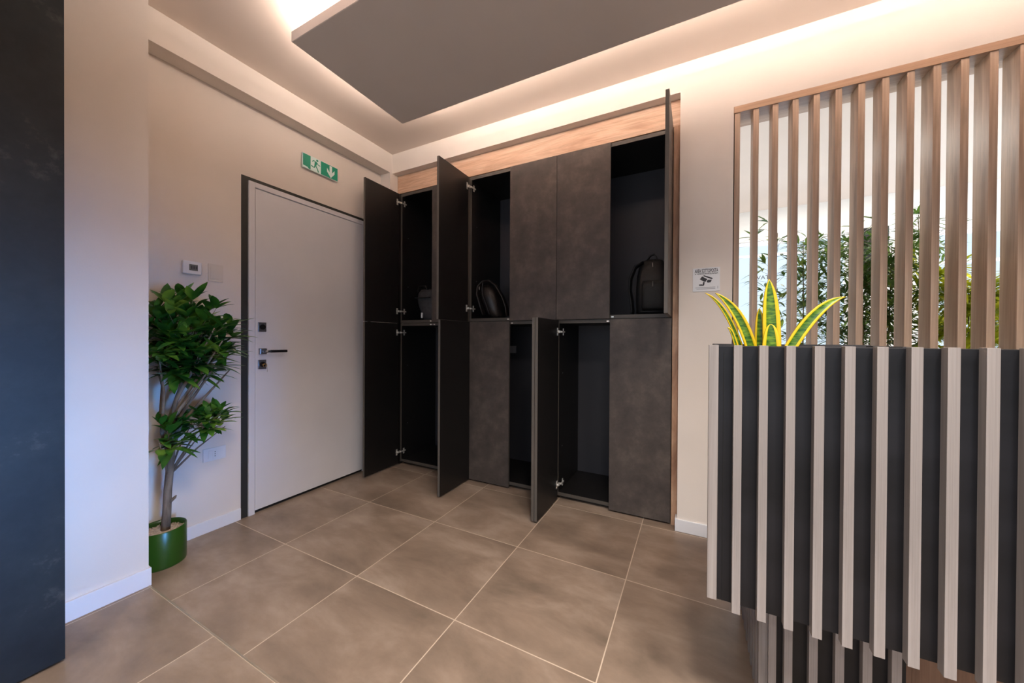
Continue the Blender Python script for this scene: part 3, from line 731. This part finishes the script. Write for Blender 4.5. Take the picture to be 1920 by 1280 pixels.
# snake plant in the desk trough
t = thing('snake_plant', 'yellow edged snake plant growing out of the striped desk top', 'plant', (2.80, -1.16, 1.10))
def U(px, py, y):
    d = fw + (px - 960) / FPX * rt2 + (640 - py) / FPX * up2; s = (y - CAM.y) / d.y; return CAM + d * s
def sleaf(b0, tip, wpx, yb, yt, mid=None, face=None, pw=2.3):
    """leaf from base pixel to tip pixel at given depths, width in metres"""
    a = U(b0[0], b0[1], yb); e = U(tip[0], tip[1], yt); a = a - (e - a) * 0
    a2 = a + Vector((0, 0, -.06)) + (a - e) * .10
    m = (a + e) / 2 if mid is None else U(mid[0], mid[1], (yb + yt) / 2)
    bm = B(); uvl = bm.loops.layers.uv.new('UVMap'); R_ = 14; rows = []
    ax = (e - a).normalized(); side = Vector((1, 0, 0)) if face is None else Vector(face); side = (side - ax * side.dot(ax)).normalized(); n = side.cross(ax)
    for i in range(R_ + 1):
        u = i / R_; q = a2 * (1 - u) ** 2 + (2 * m - (a2 + e) / 2) * 2 * u * (1 - u) + e * u * u
        wv = wpx / 2 * (.82 + .42 * u) * (1 - u ** pw)
        wv = max(wv, .0002)
        rows.append([(bm.verts.new(q + side * wv * c + n * wv * .35 * (c * c) + n * th), (c + 1) / 2) for c, th in ((-1, 0), (-.62, 0), (0, 0), (.62, 0), (1, 0))])
    for i in range(R_):
        for k in range(4):
            q4 = (rows[i][k], rows[i][k + 1], rows[i + 1][k + 1], rows[i + 1][k]); f = bm.faces.new([v for v, _ in q4]); f.smooth = True
            for lp, (_, uu) in zip(f.loops, q4): lp[uvl].uv = (uu, i / R_)
    o = obj('leaf', bm, M_snake, t, fix=False)
    sm = o.modifiers.new('thickness', 'SOLIDIFY'); sm.thickness = .003; sm.offset = 0
    return o
sleaf((1448, 650), (1442, 523), .052, -1.13, -1.13)
sleaf((1424, 650), (1424, 578), .030, -1.10, -1.09)
sleaf((1446, 652), (1445, 608), .062, -1.20, -1.20, pw=1.25)
sleaf((1412, 650), (1341, 549), .036, -1.14, -1.16, mid=(1388, 600))
sleaf((1395, 650), (1322, 549), .016, -1.13, -1.17, mid=(1366, 596))
sleaf((1388, 652), (1364, 614), .012, -1.16, -1.17)
sleaf((1466, 656), (1586, 556), .036, -1.15, -1.13, mid=(1520, 598))

# bamboo plants behind the screen
def bamboo(px, y, ztop, n_st, spread, mat_, label, seed, dens=1.0, ln=.10, wd=.013):
    rnd = random.Random(seed); c = U(px, 600, y)
    t = thing('potted_bamboo', label, 'potted plant', (c.x, y, 0), 'bamboo plants behind the slat screen')
    bm = B(); lathe(bm, [(0, 0), (.12, 0), (.15, .30), (.152, .32), (.142, .32), (.138, .28)], c=(c.x, y, 0), n=28); obj('pot', bm, M_planter, t)
    bm = B(); lathe(bm, [(.139, .27), (.0, .285)], c=(c.x, y, 0), n=28); obj('soil', bm, M_soil, t)
    cb = B(); lb = B()
    for s in range(n_st):
        a = rnd.random() * 2 * PI; r = rnd.random() * .07
        b0 = Vector((c.x + r * math.cos(a), y + r * math.sin(a), .27)); h_ = ztop * rnd.uniform(.82, 1.0)
        tp_ = Vector((c.x + spread * math.cos(a) * rnd.uniform(.4, 1), y + spread * .7 * math.sin(a) * rnd.uniform(.3, 1), h_))
        tp_.y = max(tp_.y, .22)
        pts = [b0.lerp(tp_, u) + Vector((0, 0, .0)) + Vector((math.cos(a), math.sin(a), 0)) * .04 * math.sin(PI * u) for u in [i / 7 for i in range(8)]]
        tube(cb, pts, [.007 - .0007 * i for i in range(8)], n=6)
        for i in range(int(64 * dens)):
            u = rnd.uniform(.50, 1.0) ** .9; k = min(6, int(u * 7)); p = pts[k].lerp(pts[k + 1], u * 7 - k)
            aa = rnd.random() * 2 * PI; bl = rnd.uniform(.03, .22) * (1.25 - u * .75)
            q = p + Vector((math.cos(aa), math.sin(aa), rnd.uniform(.1, .9))) * bl
            if q.y < .14: continue
            tube(cb, [p, q], [.0012, .0008], n=4)
            for j in range(rnd.choice((3, 4, 5))):
                d = Vector((math.cos(aa + rnd.uniform(-1.1, 1.1)), math.sin(aa + rnd.uniform(-1.1, 1.1)), rnd.uniform(-.4, .8)))
                if (q + d.normalized() * ln).y < .12: continue
                leaf(lb, q, d, ln * rnd.uniform(.6, 1.25), wd * rnd.uniform(.8, 1.2), (0, 0, 1), droop=rnd.uniform(.1, .7), fold=.15, rows=3)
    obj('canes', cb, M_cane, t); obj('foliage', lb, mat_, t, fix=False)['kind'] = 'stuff'
bamboo(1492, .50, 2.00, 4, .12, M_bam, 'sparse green bamboo behind the slats, nearest the surveillance notice', 21, .6, .12, .019)
bamboo(1560, .92, 2.02, 5, .2, M_bam, 'dense green bamboo behind the slats, directly right of the sparse one', 22, .9, .12, .018)
bamboo(1650, .50, 1.88, 6, .17, M_bam, 'densest dark green bamboo behind the middle slats', 23, 1.2, .11, .016)
bamboo(1722, .92, 2.40, 2, .05, M_bam, 'tall thin bamboo shoot rising above the others behind the slats', 24, .8, .10, .014)
bamboo(1790, .50, 1.66, 5, .17, M_bamy, 'low yellow-green bamboo behind the slats in front of the bright window', 25, 1.0, .15, .021)
bamboo(1885, .98, 1.66, 5, .17, M_bamy, 'yellow-green bamboo behind the slats at the right edge', 26, 1.0, .15, .021)

# far room details: dark screen on the wall and lettering on the glass
bm = B(); bx(bm, 4.36, 4.62, FY - .03, FY - .001, 1.9, 2.52, bev=.003); tag(obj('dark_wall_cabinet', bm, M_dark), 'black upright box on the far wall seen between the slats', 'wall box')
lt = text_mesh('NVATO', .075, M_ink, None, (3.44, FY + .043, 2.0), 'window_lettering')
tag(lt, 'dark lettering on the far glass seen between the slats', 'lettering')
